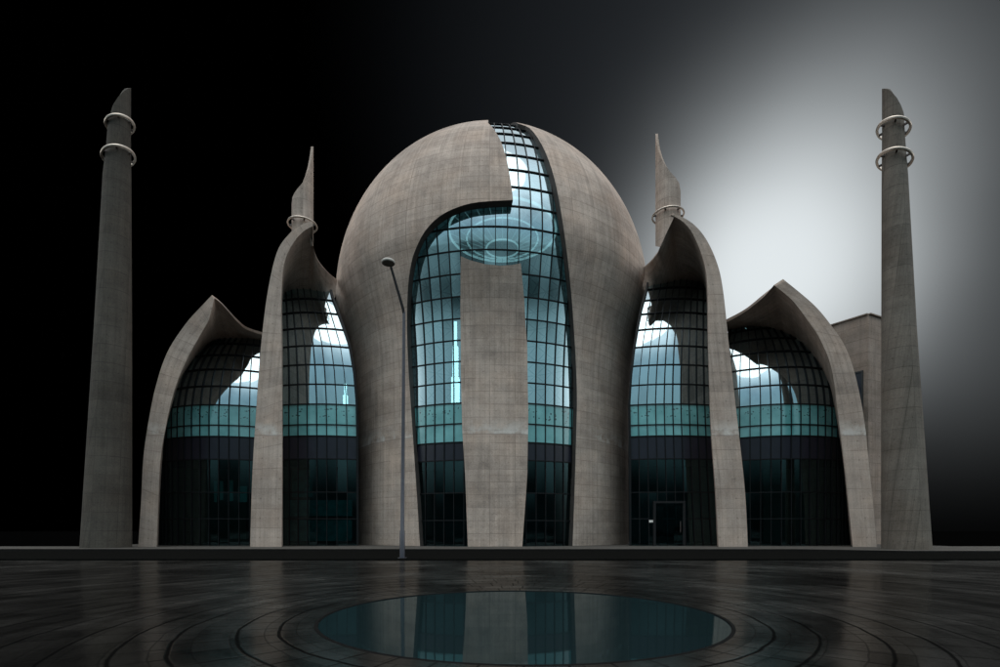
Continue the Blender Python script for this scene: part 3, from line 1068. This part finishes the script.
minaret('dark tapered concrete minaret standing left of the building', 44, .15,
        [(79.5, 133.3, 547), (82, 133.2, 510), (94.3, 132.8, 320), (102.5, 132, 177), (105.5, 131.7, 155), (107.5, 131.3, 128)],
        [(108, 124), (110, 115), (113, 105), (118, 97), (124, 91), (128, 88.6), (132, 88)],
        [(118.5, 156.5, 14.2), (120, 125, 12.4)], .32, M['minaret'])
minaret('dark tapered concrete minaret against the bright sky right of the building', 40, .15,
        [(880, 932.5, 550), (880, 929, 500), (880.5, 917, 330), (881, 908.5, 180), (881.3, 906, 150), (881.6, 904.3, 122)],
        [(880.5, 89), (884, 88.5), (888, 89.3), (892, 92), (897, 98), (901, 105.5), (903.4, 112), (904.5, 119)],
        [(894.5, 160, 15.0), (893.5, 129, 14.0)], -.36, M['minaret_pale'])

# ------------------------------------------------------------------ annex
A, B, Cc = at(820, 547, 58), at(868.5, 547, 54), at(905, 547, 57)
for p in (A, B, Cc):
    p.z = .1
zt = 25.0
ax = tag(empty('annex_building', B), 'plain brown concrete block with one dark window behind the right arch', 'building')
mb = MB()
back = [Vector((Cc.x + 1, 66, .1)), Vector((A.x + 2, 66, .1))]
loop = [A, B, Cc] + back
for i in range(5):
    p, q = loop[i], loop[(i + 1) % 5]
    mb.poly([p, q, Vector((q.x, q.y, zt)), Vector((p.x, p.y, zt))])
mb.poly([Vector((p.x, p.y, zt)) for p in loop])
mb.build('wall', M['annex'], ax)
dirAB = (B - A).normalized(); nAB = Vector((dirAB.y, -dirAB.x, 0))
# window close to the corner
L = (B - A).length
zw0, zw1 = EYE + (HZ - 414) / F * 54.6, EYE + (HZ - 371) / F * 54.6
mid = A + dirAB * (L - 1.9)
mb = MB()
wc = Vector((mid.x, mid.y, (zw0 + zw1) / 2)) + nAB * .05
hz = (zw1 - zw0) / 2
for sx in (-1, 1):
    mb.obox(wc + dirAB * sx * 1.35, dirAB, nAB, up, .08, .1, hz)
for sz in (-1, 1):
    mb.obox(wc + up * sz * (hz - .08), dirAB, nAB, up, 1.27, .098, .08)
w = mb.build('window', M['frame'], ax)
mb = MB(); mb.obox(wc, dirAB, nAB, up, 1.27, .02, hz - .16); mb.build('pane', M['spandrel'], w)
mb = MB()
top = [Vector((p.x, p.y, zt)) for p in loop]
for i in (0, 1, 2):
    p, q = top[i], top[i + 1]
    dd = (q - p).normalized(); nn = Vector((dd.y, -dd.x, 0))
    mb.obox((p + q) / 2 + up * .06 + nn * .03 - dd * 0, dd, nn, up, (q - p).length / 2 - .05, .16, .06)
mb.build('coping', M['annex'], ax)
bpy.context.view_layer.update()
for o in ax.children:
    o.matrix_parent_inverse = ax.matrix_world.inverted()

# ------------------------------------------------------------------ street lamp
ld = 29.6
b0 = at(402.3, 531 + F * EYE / ld, ld); b0.z = 0
lamp = tag(empty('street_lamp', b0), 'tall slim street lamp with a slanted arm and round flat head', 'street lamp')
bend = at(404, 312, ld); tip = at(391, 267, ld - .25)
mb = MB(); mb.tube([b0, b0 + up * 1.6, b0 + up * 1.65, (b0 + bend) / 2, bend], [.155, .15, .12, .105, .09], 14); mb.build('pole', M['pole'], lamp)
mb = MB()
mb.tube([bend - up * .1, bend + (tip - bend) * .08, tip], [.092, .085, .075], 12)
mb.build('arm', M['mullion'], lamp)
mb = MB(); mb.obox(b0 + up * .012, (1, 0, 0), (0, 1, 0), (0, 0, 1), .24, .24, .012); mb.build('base_plate', M['pole'], lamp)
hc = at(388.3, 262.3, ld - .3)
mb = MB()
sec = [(.02, .16), (.2, .15), (.34, .10), (.40, .02), (.40, -.05), (.36, -.08)]
mb.grid([[hc + Vector((r * math.cos(2 * math.pi * q / 32), r * math.sin(2 * math.pi * q / 32), z)) for q in range(32)] for r, z in sec][::-1], closed=True)
hd = mb.build('lamp_head', M['lamp'], lamp)
mb = MB(); mb.poly([hc + Vector((.36 * math.cos(-2 * math.pi * q / 32), .36 * math.sin(-2 * math.pi * q / 32), -.075)) for q in range(32)])
mb.build('lens', M['lens'], hd)
bpy.context.view_layer.update()
for o in lamp.children:
    o.matrix_parent_inverse = lamp.matrix_world.inverted()
hd_children = hd.children
for o in hd_children:
    o.matrix_parent_inverse = hd.matrix_world.inverted()

# ------------------------------------------------------------------ setting
PX, PY, PR = .41, 9.68, 3.76
mb = MB(); mb.poly([(-2500, -600, -.5), (2500, -600, -.5), (2500, 4000, -.5), (-2500, 4000, -.5)])
tag(mb.build('ground', M['ground']), 'dark bare ground reaching to the horizon', 'ground', kind='structure')


def plate(pts, z0, z1, mb, mi=0, ms=1):
    mb.poly([(x, y, z1) for x, y in pts], mi)
    for (a, b), (c_, d_) in zip(pts, pts[1:] + pts[:1]):
        mb.poly([(a, b, z0), (c_, d_, z0), (c_, d_, z1), (a, b, z1)], ms)


mb = MB()
plate([(-140, 40.9), (-30, 40.4), (24, 40.2), (30, 36.6), (140, 36.6), (140, 47.2), (43, 47.6), (43, 67), (-40, 67), (-40, 47.4), (-140, 46.6)], -.5, .146, mb)
tag(mb.build('pavement', [M['pavement'], M['kerb']]), 'pale pavement along the foot of the building', 'pavement', kind='structure')
mb = MB(); plate([(-140, 28.7), (140, 28.7), (140, 36.6), (30, 36.6), (24, 40.2), (-30, 40.4), (-140, 40.9)], -.5, 0, mb, 0, 0)
tag(mb.build('road', M['road']), 'dark asphalt road between pavement and plaza', 'road', kind='structure')
mb = MB(); plate([(-140, 27.0), (140, 27.0), (140, 28.68), (-140, 28.68)], -.5, -.10, mb, 0, 0)
tag(mb.build('gutter', M['grate']), 'black drain gutter along the plaza edge', 'gutter', kind='structure')
# plaza: one sheet with a round opening for the pool
mb = MB()
X0, X1, Y0, Y1 = -60, 60, -5, 27.0
angs = [2 * math.pi * i / 128 for i in range(128)] + [math.atan2(y - PY, x - PX) % (2 * math.pi) for x in (X0, X1) for y in (Y0, Y1)]
angs = sorted(angs)
inn, outr, low = [], [], []
for a in angs:
    cx_, sy_ = math.cos(a), math.sin(a)
    t = min(((X1 if cx_ > 0 else X0) - PX) / cx_ if abs(cx_) > 1e-9 else 1e9, ((Y1 if sy_ > 0 else Y0) - PY) / sy_ if abs(sy_) > 1e-9 else 1e9)
    inn.append(mb.vert((PX + PR * cx_, PY + PR * sy_, 0))); outr.append(mb.vert((PX + t * cx_, PY + t * sy_, 0)))
    low.append(mb.vert((PX + t * cx_, PY + t * sy_, -.5)))
for i in range(len(angs)):
    j = (i + 1) % len(angs)
    mb.face([inn[i], outr[i], outr[j], inn[j]]); mb.face([outr[i], low[i], low[j], outr[j]])
tag(mb.build('plaza', mat_plaza(PX, PY)), 'wet dark stone plaza paved in rings round the pool', 'plaza', kind='structure')
pool = tag(empty('pool_basin', (PX, PY, -.1)), 'round sunken basin with a thin dark steel rim in the plaza', 'pool')


def lathe(sec, cx_, cy_, n=128):
    m_ = MB()
    m_.grid([[Vector((cx_ + r * math.cos(2 * math.pi * q / n), cy_ + r * math.sin(2 * math.pi * q / n), z)) for q in range(n)] for r, z in sec], closed=True)
    return m_


lathe([(.02, -.42), (PR - .07, -.42), (PR - .07, -.03)], PX, PY).build('basin', M['basin'], pool)
lathe([(PR - .06, -.3), (PR - .06, .003), (PR - .001, .003), (PR - .001, -.02)], PX, PY).build('rim', M['rim'], pool)
for o in pool.children:
    bpy.context.view_layer.update(); o.matrix_parent_inverse = pool.matrix_world.inverted()
mb = MB(); mb.poly([(PX + (PR - .062) * math.cos(2 * math.pi * q / 128), PY + (PR - .062) * math.sin(2 * math.pi * q / 128), -.012) for q in range(128)])
tag(mb.build('water', M['water']), 'still teal water mirroring the building', 'water', kind='structure')

# ------------------------------------------------------------------ sky, sun
SUN_EL, SUN_AZ = 66, 196          # azimuth from +Y clockwise: behind the camera, a little to the left
world = bpy.data.worlds.new('World'); scn.world = world
world.use_nodes = True
wt = world.node_tree; wt.nodes.clear()
k = NT.__new__(NT); k.t = wt; k.m = None
out = k.n('ShaderNodeOutputWorld')
gen = k.n('ShaderNodeTexCoord').outputs['Generated']
nv = k.n('ShaderNodeVectorMath', operation='NORMALIZE'); k.link(gen, nv.inputs[0]); dirv = nv.outputs[0]
sx = k.n('ShaderNodeSeparateXYZ'); k.link(dirv, sx.inputs[0])


def ang_to(v):
    v = Vector(v).normalized()
    dp = k.n('ShaderNodeVectorMath', operation='DOT_PRODUCT'); k.link(dirv, dp.inputs[0]); dp.inputs[1].default_value = v
    return k.math('MULTIPLY', k.math('ARCCOSINE', k.math('MINIMUM', dp.outputs['Value'], .99999)), 180 / math.pi)


def pxdir(px, py):
    return ((px - 500) / F, 1, (HZ - py) / F)


cloud = k.rng(k.noise(dirv, 1.6, 3, .5), .3, .7, -1.2, 1.2)


def lobe(px, py, sig, w):
    g_ = k.math('DIVIDE', k.math('ADD', ang_to(pxdir(px, py)), cloud), sig)
    return k.math('MULTIPLY', k.math('POWER', 2.71828, k.math('MULTIPLY', k.math('MULTIPLY', g_, g_), -1.0)), w)


gg = k.math('ADD', lobe(768, 278, 9.3, 1.0), lobe(830, 140, 8.5, .08))
gg = k.math('ADD', gg, lobe(960, 400, 10, .035))
gl = k.math('SUBTRACT', 1.0, k.math('POWER', k.math('MAXIMUM', k.math('SUBTRACT', 1.0, gg), 0.0), 1.75))
lowdark = k.rng(sx.outputs[2], -.02, .32, .1, 1, True)
gl = k.math('MULTIPLY', gl, lowdark)
wide = k.math('MULTIPLY', k.rng(ang_to(pxdir(800, 120)), 5, 42, 1, 0, True), .019)
wide = k.math('MULTIPLY', wide, k.rng(sx.outputs[2], .0, .3, .3, 1, True))
front = k.mix(gl, (.0, .0, .0), (.74, .79, .81))
front = k.mix(1.0, front, k.mix(wide, (0, 0, 0), (.85, .98, 1.15)), 'ADD')
# brighter overcast behind the camera and overhead: it lights the fronts and shows in the glass
el_ = k.math('MULTIPLY', k.math('ARCSINE', sx.outputs[2]), 180 / math.pi)
zen = k.rng(k.math('ADD', el_, k.rng(k.noise(dirv, 3, 4, .55), .3, .7, -1, 1)), 47.8, 55, 0, 1, True)
backm = k.rng(sx.outputs[1], .36, -.15, 0, 1, True)
cl2 = k.rng(k.noise(dirv, 2.4, 6, .6), .35, .68, .65, 1.3)
low = k.math('MULTIPLY', k.rng(sx.outputs[1], .1, -.5, 0, 1, True), k.rng(el_, 3.5, 11, .03, 1, True))
lowc = k.mix(k.math('MULTIPLY', low, cl2), (0, 0, 0), (.29, .46, .50))
hi = k.math('MAXIMUM', k.math('MULTIPLY', backm, k.rng(el_, 26, 68, 0, 1.9, True)), k.math('MULTIPLY', zen, 3.0))
bcol = k.mix(1.0, lowc, k.mix(k.math('MULTIPLY', hi, cl2), (0, 0, 0), (.97, .98, 1.0)), 'ADD')
# breaks in the cloud far out to either side, well outside the view: they edge the dome with light
sides = None
for sgn in (-1, 1):
    q_ = k.math('DIVIDE', ang_to((sgn, -.22, .48)), 15)
    q_ = k.math('POWER', 2.71828, k.math('MULTIPLY', k.math('MULTIPLY', q_, q_), -1.0))
    sides = q_ if sides is None else k.math('ADD', sides, q_)
bcol = k.mix(1.0, bcol, k.mix(k.math('MULTIPLY', sides, 1.0), (0, 0, 0), (3.2, 3.15, 3.1)), 'ADD')
tot = k.mix(1.0, front, bcol, 'ADD')
bg1 = k.n('ShaderNodeBackground'); k.link(tot, bg1.inputs[0]); bg1.inputs[1].default_value = 1.0
sky = k.n('ShaderNodeTexSky', sky_type='NISHITA'); sky.sun_disc = False
sky.sun_elevation = R_(SUN_EL); sky.sun_rotation = R_(SUN_AZ)
bg2 = k.n('ShaderNodeBackground'); bg2.inputs[1].default_value = .05
k.link(k.mix(k.math('MULTIPLY', backm, k.rng(el_, 8, 30, .0, .6)), (0, 0, 0), sky.outputs[0]), bg2.inputs[0])
ad = k.n('ShaderNodeAddShader'); k.link(bg1.outputs[0], ad.inputs[0]); k.link(bg2.outputs[0], ad.inputs[1])
k.link(ad.outputs[0], out.inputs[0])

sl = bpy.data.lights.new('sun', 'SUN'); sl.energy = .65; sl.angle = R_(45); sl.color = (1, .95, .88)
so = bpy.data.objects.new('sun', sl); col.objects.link(so)
az = R_(SUN_AZ); e = R_(SUN_EL)
dsun = Vector((math.sin(az) * math.cos(e), math.cos(az) * math.cos(e), math.sin(e)))
so.rotation_euler = (-dsun).to_track_quat('-Z', 'Y').to_euler()
so.location = dsun * 80

cam = bpy.data.cameras.new('camera'); cam.sensor_width = 36; cam.lens = 18; cam.clip_end = 6000; cam.clip_start = .1
cam.shift_y = (HZ - 333.5) / 1000
co = bpy.data.objects.new('camera', cam); col.objects.link(co)
co.location = (0, 0, EYE); co.rotation_euler = (R_(90), 0, 0)
scn.camera = co
vs_ = scn.view_settings
vs_.view_transform = 'Standard'; vs_.look = 'None'; vs_.exposure = 0; vs_.gamma = 1; vs_.use_curve_mapping = False
scn.render.resolution_x, scn.render.resolution_y = 1024, 683
scn.cycles.max_bounces = 8; scn.cycles.transparent_max_bounces = 16
scn.cycles.sample_clamp_indirect = 4
scn.cycles.use_denoising = True
